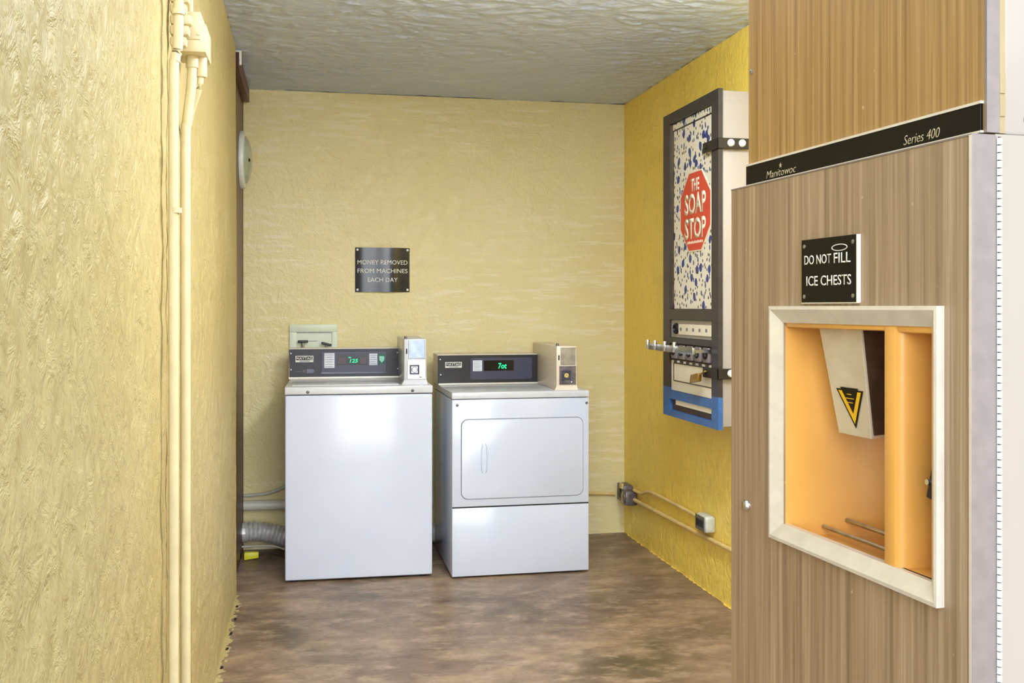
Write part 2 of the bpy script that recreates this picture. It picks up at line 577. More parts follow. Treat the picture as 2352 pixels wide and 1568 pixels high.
# brown door in the left wall with its frame
door = MB().box((-0.40, 4.80, 0.004), (-0.352, 5.60, 2.44), 0.002).build('door_1', 'brown')
struct(door)
MB().box((-0.42, 4.79, 0.0), (-0.345, 4.815, 2.46), 0.002).build('door_jamb', 'brown', door)
MB().box((-0.42, 5.585, 0.0), (-0.349, 5.605, 2.46), 0.002).build('door_jamb', 'brown', door)
MB().cyl((-0.352, 4.87, 0.98), (-0.335, 4.87, 0.98), 0.014, seg=16).build('door_lock', 'steel', door)
struct(MB().box((-0.40, 4.80, 2.44), (-0.318, 5.615, 2.512), 0.003).build('trim_1', 'maroon'))

# unseen fill lamp added under the ceiling to brighten the back of the alcove
t = thing('added_fill_lamp', 'added out-of-view fill lamp under the ceiling with a glowing diffuser', 'lamp', (1.05, 2.70, ZC))
MB().box((-0.05, -0.45, -0.062), (0.05, 0.45, -0.0005), 0.004).build('housing', 'white', t, 40)
MB().box((-0.115, -0.46, -0.150), (0.115, 0.46, -0.060)).build('diffuser', 'fill_glow', t, 40)

# ------------------------------------------------------------ washing machine
def coin_box(root, x0, x1, yf, yb, z0, z1, chrome, prefix_dark):
    """coin meter case standing on the machine top, local coordinates"""
    case = MB().box((x0, yf, z0), (x1, yb, z1), 0.006).build('coin_box', 'white_top' if chrome else 'offwhite', root, 40)
    w = x1 - x0
    zm = z0 + (z1 - z0) * 0.545
    # flared foot
    MB().hexa([(x0 - 0.012, yf - 0.012, z0 - 0.001), (x1 + 0.004, yf - 0.012, z0 - 0.001), (x1 + 0.004, yf + 0.05, z0 - 0.001), (x0 - 0.012, yf + 0.05, z0 - 0.001),
               (x0, yf - 0.001, z0 + 0.022), (x1, yf - 0.001, z0 + 0.022), (x1, yf + 0.05, z0 + 0.022), (x0, yf + 0.05, z0 + 0.022)]).build('coin_box_foot', 'white_top' if chrome else 'offwhite', case)
    MB().box((x0 + 0.20 * w, yf - 0.004, zm + 0.006), (x1 - 0.08 * w, yf + 0.001, z1 - 0.008), 0.0015).build('coin_plate', 'coin_alu' if chrome else 'steel', case)
    MB().box((x0 + 0.09 * w, yf - 0.005, zm + 0.03), (x0 + 0.14 * w, yf + 0.001, zm + 0.055)).build('coin_slot', 'dark', case)
    MB().box((x0 + 0.14 * w, yf - 0.005, z0 + 0.028), (x1 - 0.06 * w, yf + 0.001, zm), 0.0015).build('coin_return_plate', 'chrome' if chrome else 'grey_box', case)
    cx, cz = x0 + 0.46 * w, z0 + 0.075
    for (a, b, c, d) in ((-0.024, 0.024, 0.016, 0.024), (-0.024, 0.024, -0.024, -0.016), (-0.024, -0.016, -0.016, 0.016), (0.016, 0.024, -0.016, 0.016)):
        MB().box((cx + a, yf - 0.010, cz + c), (cx + b, yf - 0.004, cz + d), 0.001).build('coin_cup_rim', 'inset', case)
    MB().lathe((cx, yf - 0.004, cz), (0, -1, 0), [(0.015, 0), (0.015, 0.006), (0.012, 0.010), (0.004, 0.010), (0.003, 0.006), (0, 0.006)], 20).build('coin_lock', 'chrome', case, 40)
    MB().lathe((cx + 0.030, yf - 0.004, cz - 0.036), (0, -1, 0), [(0.006, 0), (0.006, 0.003), (0.003, 0.005), (0, 0.005)], 14).build('key_lock', 'steel', case, 40)
    MB().cyl((x0 + 0.01, yf + 0.02, z1), (x0 + 0.01, yf + 0.02, z1 + 0.012), 0.008, 0.006, 12).build('screw', 'grey_box', case)
    return case

def logo_plate(root, cx, y, cz, w, h):
    p = MB().box((cx - w / 2, y - 0.003, cz - h / 2), (cx + w / 2, y + 0.001, cz + h / 2), 0.0008).build('logo_plate', 'white_ink', root)
    MB().box((cx - w / 2 + 0.004, y - 0.0036, cz - h * 0.20), (cx + w / 2 - 0.004, y - 0.002, cz + h * 0.38)).build('logo_field', 'console', p)
    text('MAYTAG', 'lettering', 'white_ink', p, (cx, y - 0.0038, cz + h * 0.09), (1, 0, 0), (0, 0, 1), w * 0.86, h * 0.44, 0.0006, 0, 0.01)
    MB().box((cx - w * 0.28, y - 0.0034, cz - h * 0.40), (cx + w * 0.28, y - 0.002, cz - h * 0.30)).build('print_line', 'ink', p)

def sticker(root, x0, x1, z0, z1, y, rows):
    st = MB().box((x0, y - 0.0012, z0), (x1, y, z1)).build('instruction_label', 'paper', root)
    for i in range(rows):
        zz = z1 - (z1 - z0) * (i + 0.8) / (rows + 0.4)
        MB().box((x0 + 0.004, y - 0.0018, zz - 0.0012), (x1 - 0.004 - 0.006 * (i % 2), y - 0.001, zz + 0.0012)).build('print_line', 'ink', st)

wx, wy = -0.114, 4.935
w = thing('washing_machine', 'white top-loading coin washing machine standing left of the dryer', 'washing machine', (wx, wy, 0), math.radians(-1.3))
WW = 0.71
MB().box((0, 0, 0.012), (WW, 0.60, 0.903), 0.008, 3).build('cabinet', 'white', w, 40)
for px in (0.04, WW - 0.04):
    for py in (0.05, 0.55):
        MB().cyl((px, py, 0), (px, py, 0.02), 0.02, seg=14).build('foot', 'black', w)
top = MB().box((-0.002, -0.004, 0.907), (WW + 0.002, 0.60, 0.945), 0.006, 3).build('top_panel', 'white_top', w, 40)
MB().box((0.03, 0.06, 0.944), (0.55, 0.45, 0.949), 0.002).build('loading_lid', 'white_top', w, 40)
for px in (0.108, 0.612):
    MB().lathe((px, -0.004, 0.920), (0, -1, 0), [(0.0075, 0), (0.0075, 0.002), (0.005, 0.004), (0, 0.004)], 14).build('screw', 'grey_box', top, 40)
# console, leaning back a little
cy = 0.51
cons = MB().hexa([(-0.004, cy, 0.944), (0.60, cy, 0.944), (0.60, 0.60, 0.944), (-0.004, 0.60, 0.944),
                  (-0.004, cy + 0.012, 1.112), (0.60, cy + 0.012, 1.112), (0.60, 0.60, 1.112), (-0.004, 0.60, 1.112)], 0.003).build('console', 'offwhite', w)
cf = MB().box((0.0, cy - 0.001, 0.958), (0.585, cy + 0.012, 1.106), 0.001).build('control_panel', 'console', w)
MB().box((-0.004, cy - 0.003, 0.950), (0.60, cy + 0.004, 0.957)).build('console_trim', 'alu_trim', w)
yy = cy - 0.001
inset = MB().box((0.166, yy - 0.003, 0.976), (0.512, yy, 1.093), 0.002).build('control_inset', 'inset', w)
MB().box((0.166, yy - 0.006, 0.974), (0.512, yy - 0.001, 0.982)).build('inset_ledge', 'ink', inset)
y2 = yy - 0.003
disp = MB().box((0.247, y2 - 0.001, 1.020), (0.410, y2 + 0.001, 1.080)).build('display', 'screen', inset)
MB().box((0.252, y2 - 0.0014, 1.026), (0.295, y2, 1.060)).build('display_filter', 'screen_red', disp)
MB().box((0.372, y2 - 0.0014, 1.026), (0.405, y2, 1.060)).build('display_filter', 'screen_red', disp)
text('125', 'digits', 'led', disp, (0.338, y2 - 0.0012, 1.042), (1, 0, 0), (0, 0, 1), 0.044, 0.020, 0.0006, 0.2, 0.01)
MB().box((0.310, y2 - 0.0016, 1.058), (0.322, y2, 1.062)).build('indicator', 'led', disp)
sticker(w, 0.182, 0.236, 1.005, 1.084, y2, 6)
sticker(w, 0.420, 0.463, 1.018, 1.080, y2, 5)
sh = MB().poly([(0.473, y2, 1.066), (0.500, y2, 1.066), (0.500, y2, 1.045), (0.4865, y2, 1.030), (0.473, y2, 1.045)], (0, -0.001, 0)).build('shield_badge', 'badge_mint', inset)
MB().box((0.468, y2 - 0.0006, 1.022), (0.506, y2 + 0.0004, 1.078)).build('badge_field', 'badge_green', inset)
logo_plate(w, 0.078, yy, 1.054, 0.094, 0.034)
# small print and the arrow block low on the left
for k, (a, b) in enumerate(((0.030, 0.062), (0.070, 0.074), (0.079, 0.083))):
    MB().box((a, yy - 0.001, 0.985 - (0.004 if k else 0)), (b, yy + 0.001, 0.988 + (0.008 if k else 0))).build('print_line', 'ink', w)
MB().poly([(0.090, yy, 0.978), (0.122, yy, 0.978), (0.132, yy, 0.989), (0.122, yy, 1.000), (0.090, yy, 1.000)], (0, -0.001, 0)).build('print_arrow', 'ink', w)
for px, pz in ((0.008, 1.084), (0.008, 0.998), (0.570, 1.084), (0.573, 0.998)):
    MB().lathe((px, yy, pz), (0, -1, 0), [(0.004, 0), (0.004, 0.0015), (0, 0.002)], 10).build('screw', 'paper', w)
coin_box(w, 0.575, 0.688, 0.065, 0.585, 0.944, 1.172, True, False)

# ------------------------------------------------------------ dryer
d = thing('clothes_dryer', 'white front-loading coin dryer with a rounded square door, right of the washer', 'dryer', (0.684, 4.854, 0), 0)
DW, DD = 0.694, 0.68
MB().box((0, 0.006, 0.010), (DW, DD, 0.876), 0.004).build('cabinet', 'white', d, 40)
for px in (0.04, DW - 0.04):
    for py in (0.05, DD - 0.05):
        MB().cyl((px, py, 0), (px, py, 0.02), 0.02, seg=14).build('foot', 'black', d)
top = MB().box((-0.001, -0.002, 0.879), (DW + 0.001, DD, 0.912), 0.005, 3).build('top_panel', 'white_top', d, 40)
up = MB().box((0.001, 0, 0.351), (DW - 0.001, 0.008, 0.876), 0.003, 2).build('front_panel', 'white', d, 40)
MB().box((0.001, 0, 0.010), (DW - 0.001, 0.008, 0.345), 0.004, 2).build('lower_panel', 'white', d, 40)
MB().box((0.002, 0.003, 0.3445), (DW - 0.002, 0.0075, 0.3515)).build('panel_gap', 'dark', d)
for px in (0.026, 0.681):
    MB().lathe((px, 0, 0.850), (0, -1, 0), [(0.007, 0), (0.007, 0.0015), (0.004, 0.003), (0, 0.003)], 14).build('screw', 'grey_box', up, 40)
def rrect(x0, x1, z0, z1, r, y, n=6):
    pts = []
    for cx, cz, a0 in ((x1 - r, z1 - r, 0), (x0 + r, z1 - r, 90), (x0 + r, z0 + r, 180), (x1 - r, z0 + r, 270)):
        for k in range(n + 1):
            a = math.radians(a0 + 90 * k / n)
            pts.append((cx + r * math.cos(a), y, cz + r * math.sin(a)))
    return pts
MB().poly(rrect(0.044, 0.664, 0.387, 0.781, 0.034, 0.0), (0, -0.0012, 0)).build('door_seam', 'ink', d)
dd = MB()
dd.poly(rrect(0.0475, 0.6605, 0.3905, 0.7775, 0.031, 0.0), (0, -0.006, 0))
dd._bevel([v for v in dd.bm.verts if v.co.y < -0.003], 0.002)
dr = dd.build('door', 'white', d, 40)
# recessed finger grip drawn by its raised rims
for s_, xa in ((-1, 0.148), (1, 0.172)):
    MB().tube([(xa - 0.006 * s_, -0.005, 0.660), (xa, -0.008, 0.640), (xa + 0.003 * s_, -0.008, 0.587), (xa, -0.008, 0.534), (xa - 0.006 * s_, -0.005, 0.514)], 0.003, 8, 5).build('handle', 'white', dr, 60)
cy = 0.476
MB().hexa([(-0.004, cy, 0.911), (0.58, cy, 0.911), (0.58, DD, 0.911), (-0.004, DD, 0.911),
           (-0.010, cy + 0.012, 1.076), (0.58, cy + 0.012, 1.076), (0.58, DD, 1.076), (-0.010, DD, 1.076)], 0.003).build('console', 'offwhite', d)
yy = cy - 0.001
MB().box((-0.008, yy, 0.922), (0.563, cy + 0.012, 1.071), 0.001).build('control_panel', 'console_b', d)
MB().box((-0.006, cy - 0.004, 0.914), (0.565, cy + 0.004, 0.921)).build('console_trim', 'alu_trim', d)
inset = MB().poly(rrect(0.166, 0.506, 0.940, 1.056, 0.012, yy, 4), (0, -0.004, 0)).build('control_inset', 'inset', d)
y2 = yy - 0.004
disp = MB().box((0.240, y2 - 0.001, 0.986), (0.404, y2 + 0.001, 1.042)).build('display', 'screen', inset)
text('7ot', 'digits', 'led', disp, (0.342, y2 - 0.0012, 1.012), (1, 0, 0), (0, 0, 1), 0.046, 0.030, 0.0006, 0.1, 0.015)
sticker(d, 0.180, 0.230, 0.985, 1.043, y2, 5)
logo_plate(d, 0.075, yy, 1.020, 0.090, 0.031)
for px, pz in ((0.004, 1.050), (0.006, 0.968), (0.548, 1.052), (0.552, 0.975)):
    MB().lathe((px, yy, pz), (0, -1, 0), [(0.004, 0), (0.004, 0.0015), (0, 0.002)], 10).build('screw', 'paper', d)
coin_box(d, 0.538, 0.645, 0.05, 0.60, 0.911, 1.134, False, True)

# ------------------------------------------------------------ back wall fittings
# bowed glossy notice
def notice():
    t = thing('wall_notice', 'glossy navy plastic notice about removed money on the back wall', 'sign', (0.405, YB, 1.539))
    n = 16
    mb = MB()
    hw, hh = 0.152, 0.124
    fr, bk = [], []
    for i in range(n + 1):
        u = -1 + 2 * i / n
        y = -0.004 - 0.017 * (1 - u * u) - 0.003 * math.sin(u * 5)
        for lst, off in ((fr, 0), (bk, 0.003)):
            lst.append([mb.bm.verts.new((u * hw, y + off, z)) for z in (-hh, hh)])
    for i in range(n):
        mb.bm.faces.new((fr[i][0], fr[i + 1][0], fr[i + 1][1], fr[i][1]))
        mb.bm.faces.new((bk[i + 1][0], bk[i][0], bk[i][1], bk[i + 1][1]))
        for k in (0, 1):
            mb.bm.faces.new((fr[i][k], bk[i][k], bk[i + 1][k], fr[i + 1][k]))
    for i in (0, n):
        mb.bm.faces.new((fr[i][0], fr[i][1], bk[i][1], bk[i][0]))
    plate = mb.build('plate', 'gloss_sign', t, 60)
    for body, z, wd in (('MONEY REMOVED', 0.042, 0.280), ('FROM MACHINES', -0.006, 0.280), ('EACH DAY', -0.056, 0.166)):
        o = text(body, 'lettering', 'white_ink', t, (0, 0, z), (1, 0, 0), (0, 0, 1), wd, 0.024, 0.0006)
        for v in o.data.vertices:      # follow the bow of the plate
            u = v.co.x / hw
            v.co.y += -0.0045 - 0.017 * (1 - u * u) - 0.003 * math.sin(u * 5)
    for sx in (-1, 1):
        for sz in (-1, 1):
            MB().lathe((sx * 0.140, -0.0045 - 0.017 * (1 - (0.140 / hw) ** 2) - 0.003 * math.sin(sx * 0.140 / hw * 5), sz * 0.112), (0, -1, 0), [(0.007, -0.006), (0.007, 0.002), (0.004, 0.004), (0, 0.004)], 12).build('screw', 'paper', t, 40)
notice()

# recessed washer water box
t = thing('water_valve_box', 'pale green recessed water valve box on wall behind the washer', 'valve box', (0.0235, YB, 1.10))
mb = MB()
for a, b in (((-0.131, -0.014, 0.092), (0.131, 0.0, 0.134)), ((-0.131, -0.014, -0.134), (0.131, 0.0, -0.110)), ((-0.131, -0.014, -0.110), (-0.090, 0.0, 0.092)), ((0.100, -0.014, -0.110), (0.131, 0.0, 0.092))):
    mb.box(a, b, 0.003)
mb.build('frame', 'green_panel', t, 40)
MB().box((-0.092, -0.006, -0.112), (0.102, -0.002, 0.094)).build('inner_panel', 'green_panel', t)
MB().box((-0.092, -0.0135, 0.088), (0.102, -0.008, 0.093)).build('shadow_gap', 'grey_box', t)
MB().box((-0.030, -0.0075, 0.040), (0.024, -0.005, 0.043)).build('print_line', 'ink', t)
for vx, tilt in ((-0.057, 0.0), (0.070, 0.25)):
    v = MB().cyl((vx, -0.035, -0.06), (vx, -0.035, 0.034 - tilt * 0.06), 0.008, seg=12).build('valve_stem', 'steel', t)
    m = Matrix.Translation((vx, -0.035, 0.040 - tilt * 0.06)) @ Matrix.Rotation(tilt, 4, 'Y')
    h = MB().box((-0.028, -0.008, -0.006), (0.028, 0.008, 0.007), 0.004, 2, m).build('valve_handle', 'black', v)
    MB().cyl((vx, -0.035, -0.06), (vx, -0.002, -0.06), 0.010, seg=12).build('valve_neck', 'steel', v)

# pipes low on the back wall, left of the washer
o = MB().tube([(-0.362, 5.622, 0.252), (0.0, 5.622, 0.246), (0.30, 5.622, 0.240)], 0.0275, 20, 4).build('drain_pipe', 'pvc', None, 60)
tag(o, 'thick white plastic drain pipe running behind the washer', 'pipe')
o = MB().tube([(-0.362, 5.640, 0.303), (-0.30, 5.640, 0.304), (-0.22, 5.640, 0.312), (-0.13, 5.640, 0.345), (-0.04, 5.640, 0.42), (-0.03, 5.64, 0.6), (-0.03, 5.64, 0.96)], 0.008, 10, 6).build('water_hose', 'hose', None, 60)
tag(o, 'thin grey hose curving up behind the washer above the drain pipe', 'hose')
def ribs(t, i):
    if t < 0.05:
        return 0.056
    return 0.051 + (0.005 if i % 2 else -0.004)
o = MB().tube([(-0.358, 5.600, 0.112), (-0.27, 5.600, 0.114), (-0.18, 5.600, 0.092), (-0.08, 5.60, 0.066), (0.10, 5.60, 0.062), (0.40, 5.60, 0.062), (0.72, 5.60, 0.064)], ribs, 22, 9).build('dryer_duct', 'foil', None, False)
tag(o, 'ribbed aluminium foil dryer duct lying on the floor behind the washer', 'duct')
t = thing('extension_plug', 'bright yellow extension cord plug on the floor beside the washer', 'plug', (-0.315, 5.44, 0.0))
MB().hexa([(-0.02, -0.02, 0.002), (0.055, -0.014, 0.010), (0.055, 0.014, 0.010), (-0.02, 0.02, 0.002), (-0.02, -0.02, 0.044), (0.055, -0.012, 0.042), (0.055, 0.012, 0.042), (-0.02, 0.02, 0.044)], 0.006).build('plug_body', 'yellow_plug', t, 40)
MB().tube([(0.05, 0, 0.028), (0.10, 0.01, 0.030), (0.15, 0.015, 0.020), (0.185, 0.0, 0.006), (0.21, 0.06, 0.006)], 0.005, 8, 5).build('cord', 'cord', t, 60)
o = MB().tube([(-0.355, 5.52, 0.052), (-0.2, 5.52, 0.050), (-0.13, 5.51, 0.03)], 0.005, 8, 4).build('grey_cable', 'hose', None, 60)
tag(o, 'grey cable lying between foil duct and yellow plug', 'cable')

# ------------------------------------------------------------ conduits on the right wall and the corner
o = MB().tube([(1.20, 5.655, 0.250), (1.45, 5.655, 0.248), (1.62, 5.655, 0.240), (1.765, 5.655, 0.232)], 0.010, 10, 5).build('electrical_conduit', 'pipe_y', None, 60)
tag(o, 'thin yellow conduit along the back wall right of the dryer', 'conduit', 'yellow electrical conduits')
t = thing('junction_box', 'weathered grey metal junction box in the back right corner', 'junction box', (1.825, 5.44, 0.255))
MB().box((-0.060, 0.06, -0.045), (-0.001, 0.18, 0.050), 0.005).build('box_body', 'grey_box', t, 40)
MB().box((-0.072, -0.02, -0.050), (-0.001, 0.060, 0.030), 0.008).build('box_body', 'grey_box', t, 40)
MB().lathe((-0.072, 0.02, -0.008), (-1, 0, 0), [(0.034, -0.01), (0.034, 0.004), (0.022, 0.009), (0.010, 0.009), (0, 0.004)], 20).build('round_cover', 'steel', t, 40)
MB().box((-0.068, 0.065, 0.030), (-0.056, 0.11, 0.062), 0.002).build('box_lug', 'pipe_y', t)
MB().lathe((-0.060, 0.125, 0.0), (-1, 0, 0), [(0.03, -0.004), (0.03, 0.004), (0.016, 0.007), (0, 0.007)], 18).build('round_cover', 'black', t, 40)
o = MB().tube([(1.806, 5.425, 0.292), (1.806, 5.30, 0.296), (1.806, 5.20, 0.325), (1.806, 5.05, 0.335), (1.806, 4.75, 0.338), (1.806, 4.55, 0.338), (1.806, 4.43, 0.334)], 0.0095, 10, 5).build('electrical_conduit', 'pipe_y', None, 60)
tag(o, 'upper yellow conduit bending down to the outlet on the right wall', 'conduit', 'yellow electrical conduits')
o = MB().tube([(1.806, 5.425, 0.238), (1.806, 5.0, 0.247), (1.806, 4.5, 0.258), (1.806, 4.0, 0.272), (1.806, 3.3, 0.285)], 0.011, 10, 5).build('electrical_conduit', 'pipe_y', None, 60)
tag(o, 'lower straight yellow conduit passing under the outlet on the right wall', 'conduit', 'yellow electrical conduits')
t = thing('wall_outlet', 'pale grey outlet box on the lower right wall', 'outlet', (1.825, 4.36, 0.335))
MB().box((-0.052, -0.055, -0.040), (0.0, 0.065, 0.036), 0.012, 3).build('outlet_box', 'outlet', t, 40)
MB().box((-0.056, -0.050, -0.036), (-0.051, 0.060, 0.032), 0.002).build('cover_plate', 'steel', t)
for py in (-0.018, 0.028):
    MB().box((-0.059, py - 0.017, -0.018), (-0.055, py + 0.017, 0.016), 0.003).build('socket', 'black', t)

# ------------------------------------------------------------ soap vending machine on the right wall
SX, SY0, SY1, SZ0, SZ1 = 1.66, 3.893, 4.55, 0.82, 2.237
t = thing('soap_vending_machine', 'tall wall-mounted soap vending machine with a red octagon sign', 'vending machine', (XR, (SY0 + SY1) / 2, SZ0))
cx0, cyo = XR, (SY0 + SY1) / 2
def L(x, y, z):
    return (x - cx0, y - cyo, z - SZ0)
def sbox(name, a, b, mat, parent=None, r=0.0):
    return MB().box(L(*a), L(*b), r).build(name, mat, parent or t, 40 if r else False)
cab = sbox('cabinet', (1.680, SY0 + 0.012, SZ0 + 0.012), (XR - 0.0005, SY1 - 0.012, SZ1 - 0.006), 'cream', None, 0.003)
# front frame bars
fx0, fx1 = SX, 1.6755
ZB = 0.955
sbox('frame_post', (fx0, SY1 - 0.085, ZB), (fx1 + 0.004, SY1, SZ1), 'frame_dark')
sbox('frame_post', (fx0, SY0, ZB), (fx1 + 0.004, SY0 + 0.072, SZ1), 'frame_dark')
sbox('frame_post', (fx0, SY1 - 0.085, SZ0), (fx1 + 0.004, SY1, ZB), 'frame_blue')
sbox('frame_post', (fx0, SY0, SZ0), (fx1 + 0.004, SY0 + 0.072, ZB), 'frame_blue')
i0, i1 = SY0 + 0.072, SY1 - 0.085
sbox('frame_bar', (fx0, i0, SZ1 - 0.05), (fx1, i1, SZ1), 'frame_dark')
sbox('frame_bar', (fx0, i0, 1.272), (fx1, i1, 1.320), 'frame_dark')
sbox('frame_bar', (fx0, i0, 1.162), (fx1, i1, 1.188), 'frame_dark')
sbox('frame_bar', (fx0, i0, 0.902), (fx1, i1, 0.940), 'frame_blue')
sbox('frame_bar', (fx0, i0, SZ0), (fx1, i1, SZ0 + 0.03), 'frame_blue')
# printed panel with border strips
px = 1.674
sbox('printed_panel', (px, i0, 1.322), (1.6805, i1, SZ1 - 0.052), 'drops')
sbox('border_strip', (px - 0.002, i1 - 0.012, 1.322), (px + 0.001, i1, SZ1 - 0.052), 'brass')
sbox('border_line', (px - 0.002, i0, SZ1 - 0.088), (px + 0.001, i1 - 0.012, SZ1 - 0.082), 'black')
sbox('border_line', (px - 0.002, i1 - 0.022, 1.322), (px + 0.001, i1 - 0.018, SZ1 - 0.082), 'black')
# octagonal sign
oy, oz, R = 4.175, 1.754, 0.178
def octo(r, x):
    return [L(x, oy + r / math.cos(PI / 8) * math.cos(PI / 8 + k * PI / 4), oz + r / math.cos(PI / 8) * math.sin(PI / 8 + k * PI / 4)) for k in range(8)]
sg = MB().poly(octo(R, px), (-0.003, 0, 0)).build('octagon_border', 'vinyl', t)
MB().poly(octo(R - 0.006, px - 0.003), (-0.0006, 0, 0)).build('octagon_face', 'red', t)
for body, z, wd, ht in (('THE', oz + 0.118, 0.098, 0.056), ('SOAP', oz + 0.035, 0.248, 0.094), ('STOP', oz - 0.075, 0.248, 0.094)):
    text(body, 'lettering', 'vinyl', sg, L(px - 0.0037, oy, z), (0, -1, 0), (0, 0, 1), wd, ht, 0.0006, 0, 0.03)
for k in range(11):
    yk = oy + 0.085 - k * 0.017
    MB().box(L(px - 0.0042, yk - 0.0055, oz - 0.142), L(px - 0.0036, yk + 0.0055, oz - 0.132 + 0.002 * (k % 2))).build('small_print', 'vinyl', sg)
# price label panel
pl = sbox('price_panel', (px - 0.004, i0, 1.190), (1.6805, i1, 1.270), 'cream')
sbox('price_strip', (px - 0.008, i0, 1.205), (px - 0.003, i1 - 0.10, 1.252), 'vinyl', pl)
MB().lathe(L(px - 0.004, i1 - 0.07, 1.231), (-1, 0, 0), [(0.026, 0), (0.026, 0.01), (0.018, 0.014), (0.016, 0.004), (0, 0.004)], 24).build('lock_ring', 'black', pl, 40)
for k in range(5):
    yk = i1 - 0.13 - k * 0.075
    MB().box(L(px - 0.0088, yk - 0.010, 1.222), L(px - 0.0076, yk + 0.010, 1.236)).build('price_print', 'ink', pl)
# coin slides
cp = sbox('coin_panel', (px - 0.002, i0, 1.085), (1.6805, i1, 1.160), 'bin_brown')
for k in range(5):
    yk = i1 - 0.055 - k * 0.096
    q = MB().box(L(px - 0.016, yk - 0.032, 1.092), L(px - 0.001, yk + 0.032, 1.156), 0.004).build('coin_chute', 'alu', cp, 40)
    MB().lathe(L(px - 0.016, yk, 1.126), (-1, 0, 0), [(0.020, -0.002), (0.020, 0.004), (0.015, 0.005), (0.013, -0.0005), (0, -0.0005)], 18).build('coin_hole', 'dark', q)
sl = MB().box(L(1.585, 3.99, 1.128), L(1.600, 4.555, 1.158), 0.002).build('coin_slide_bar', 'steel', t, 40)
for yk in (3.998, 4.40):
    MB().box(L(1.598, yk - 0.012, 1.136), L(px - 0.001, yk + 0.012, 1.150)).build('slide_arm', 'steel', sl)
for yk in (4.54, 4.44, 4.31, 4.19):
    MB().box(L(1.573, yk - 0.009, 1.130), L(1.586, yk + 0.009, 1.176), 0.003).build('coin_post', 'chrome', sl, 40)
# drawer front and delivery bin
dw = sbox('drawer_front', (px - 0.004, i0, 0.942), (1.6805, i1, 1.083), 'vinyl')
sbox('drawer_seam', (px - 0.006, i0, 1.068), (px - 0.003, i1 - 0.03, 1.073), 'black', dw)
sbox('drawer_seam', (px - 0.006, i0, 0.986), (px - 0.003, i1 - 0.03, 0.990), 'black', dw)
sbox('drawer_seam', (px - 0.006, i1 - 0.034, 0.986), (px - 0.003, i1 - 0.030, 1.073), 'black', dw)
for k in range(6):
    yk = i1 - 0.06 - k * 0.075
    sbox('knob', (px - 0.010, yk - 0.012, 1.074), (px - 0.003, yk + 0.012, 1.083), 'inset', dw)
sbox('bin_back', (px + 0.002, i0, SZ0 + 0.030), (1.6805, i1, 0.902), 'bin_brown')
sbox('bin_flap', (px - 0.006, i0, 0.878), (px + 0.001, i1 - 0.06, 0.902), 'vinyl')
# security straps round the near edge
def strap(z, name, x_end):
    q = MB().box(L(SX - 0.008, SY0 - 0.010, z - 0.024), L(SX - 0.001, SY0 + 0.150, z + 0.020), 0.002).build(name, 'black_steel', t)
    MB().box(L(SX - 0.008, SY0 - 0.010, z - 0.024), L(x_end, SY0 - 0.003, z + 0.020), 0.002).build('strap_leg', 'black_steel', q)
    MB().cyl(L(SX - 0.014, SY0 + 0.115, z), L(SX - 0.006, SY0 + 0.115, z), 0.010, seg=14).build('rivet', 'black_steel', q)
    for xb in (1.712, 1.762):
        if xb < x_end:
            MB().lathe(L(xb, SY0 - 0.010, z), (0, -1, 0), [(0.016, -0.02), (0.016, 0.002), (0.012, 0.007), (0, 0.009)], 18).build('bolt', 'lamp_white', q, 40)
strap(2.010, 'security_strap', 1.795)
strap(1.055, 'security_strap', 1.775)
t2 = thing('padlock', 'brass padlock hanging on the lower strap of the soap machine', 'padlock', (SX - 0.030, SY0 + 0.115, 1.040))
MB().hexa([(-0.014, 0.005, -0.026), (0.006, 0.005, -0.026), (0.006, 0.10, -0.040), (-0.014, 0.10, -0.040), (-0.014, 0.0, 0.010), (0.006, 0.0, 0.010), (0.006, 0.085, -0.002), (-0.014, 0.085, -0.002)], 0.004).build('lock_body', 'brass', t2, 40)
MB().tube([(-0.004, 0.01, 0.0), (-0.005, -0.03, 0.012), (-0.004, -0.05, 0.02), (0.006, -0.05, 0.02)], 0.004, 8, 5).build('shackle', 'brass', t2, 60)

# ------------------------------------------------------------ ice machine (lower dispenser, upper ice maker)
AL = math.atan((1176 - 525) / 2300) - math.atan(466 / 2300)
NX, DX = Vector((math.cos(AL), math.sin(AL), 0)), Vector((-math.sin(AL), math.cos(AL), 0))
ORG = NX * 1.0956 + DX * 1.2843
ic = thing('ice_dispenser', 'wood-grain ice dispenser cabinet with an amber dispensing recess', 'ice dispenser', ORG, AL)
DT = 0.043
body = MB()
for a, b in (((DT + 0.004, 0.004, 0.0), (0.70, 0.014, 1.598)), ((DT + 0.004, 0.748, 0.0), (0.70, 0.758, 1.598)), ((0.69, 0.014, 0.0), (0.70, 0.748, 1.598)),
             ((DT + 0.004, 0.014, 1.588), (0.69, 0.748, 1.598)), ((DT + 0.004, 0.014, 0.0), (0.69, 0.748, 0.03))):
    body.box(a, b)
body.build('cabinet', 'cream', ic)
oy0, oy1, oz0, oz1 = 0.076, 0.540, 0.872, 1.308
dm = MB()
for a, b in (((0, 0.0, 0.05), (DT, 0.762, oz0)), ((0, 0.0, oz1), (DT, 0.762, 1.593)), ((0, oy1, oz0), (DT, 0.762, oz1)), ((0, 0.0, oz0), (DT, oy0, oz1))):
    dm.box(a, b)
bmesh.ops.remove_doubles(dm.bm, verts=dm.bm.verts, dist=1e-5)
door_p = dm.build('door', 'wood_low', ic)
MB().box((-0.002, -0.003, 0.05), (DT, -0.0002, 1.594), 0.0008).build('door_edge', 'alu', door_p)
MB().box((-0.0022, -0.002, 0.05), (0.0006, 0.004, 1.594)).build('door_edge_bead', 'alu_trim', door_p)
MB().box((-0.001, -0.001, 1.5932), (DT, 0.762, 1.596)).build('door_cap', 'alu', door_p)
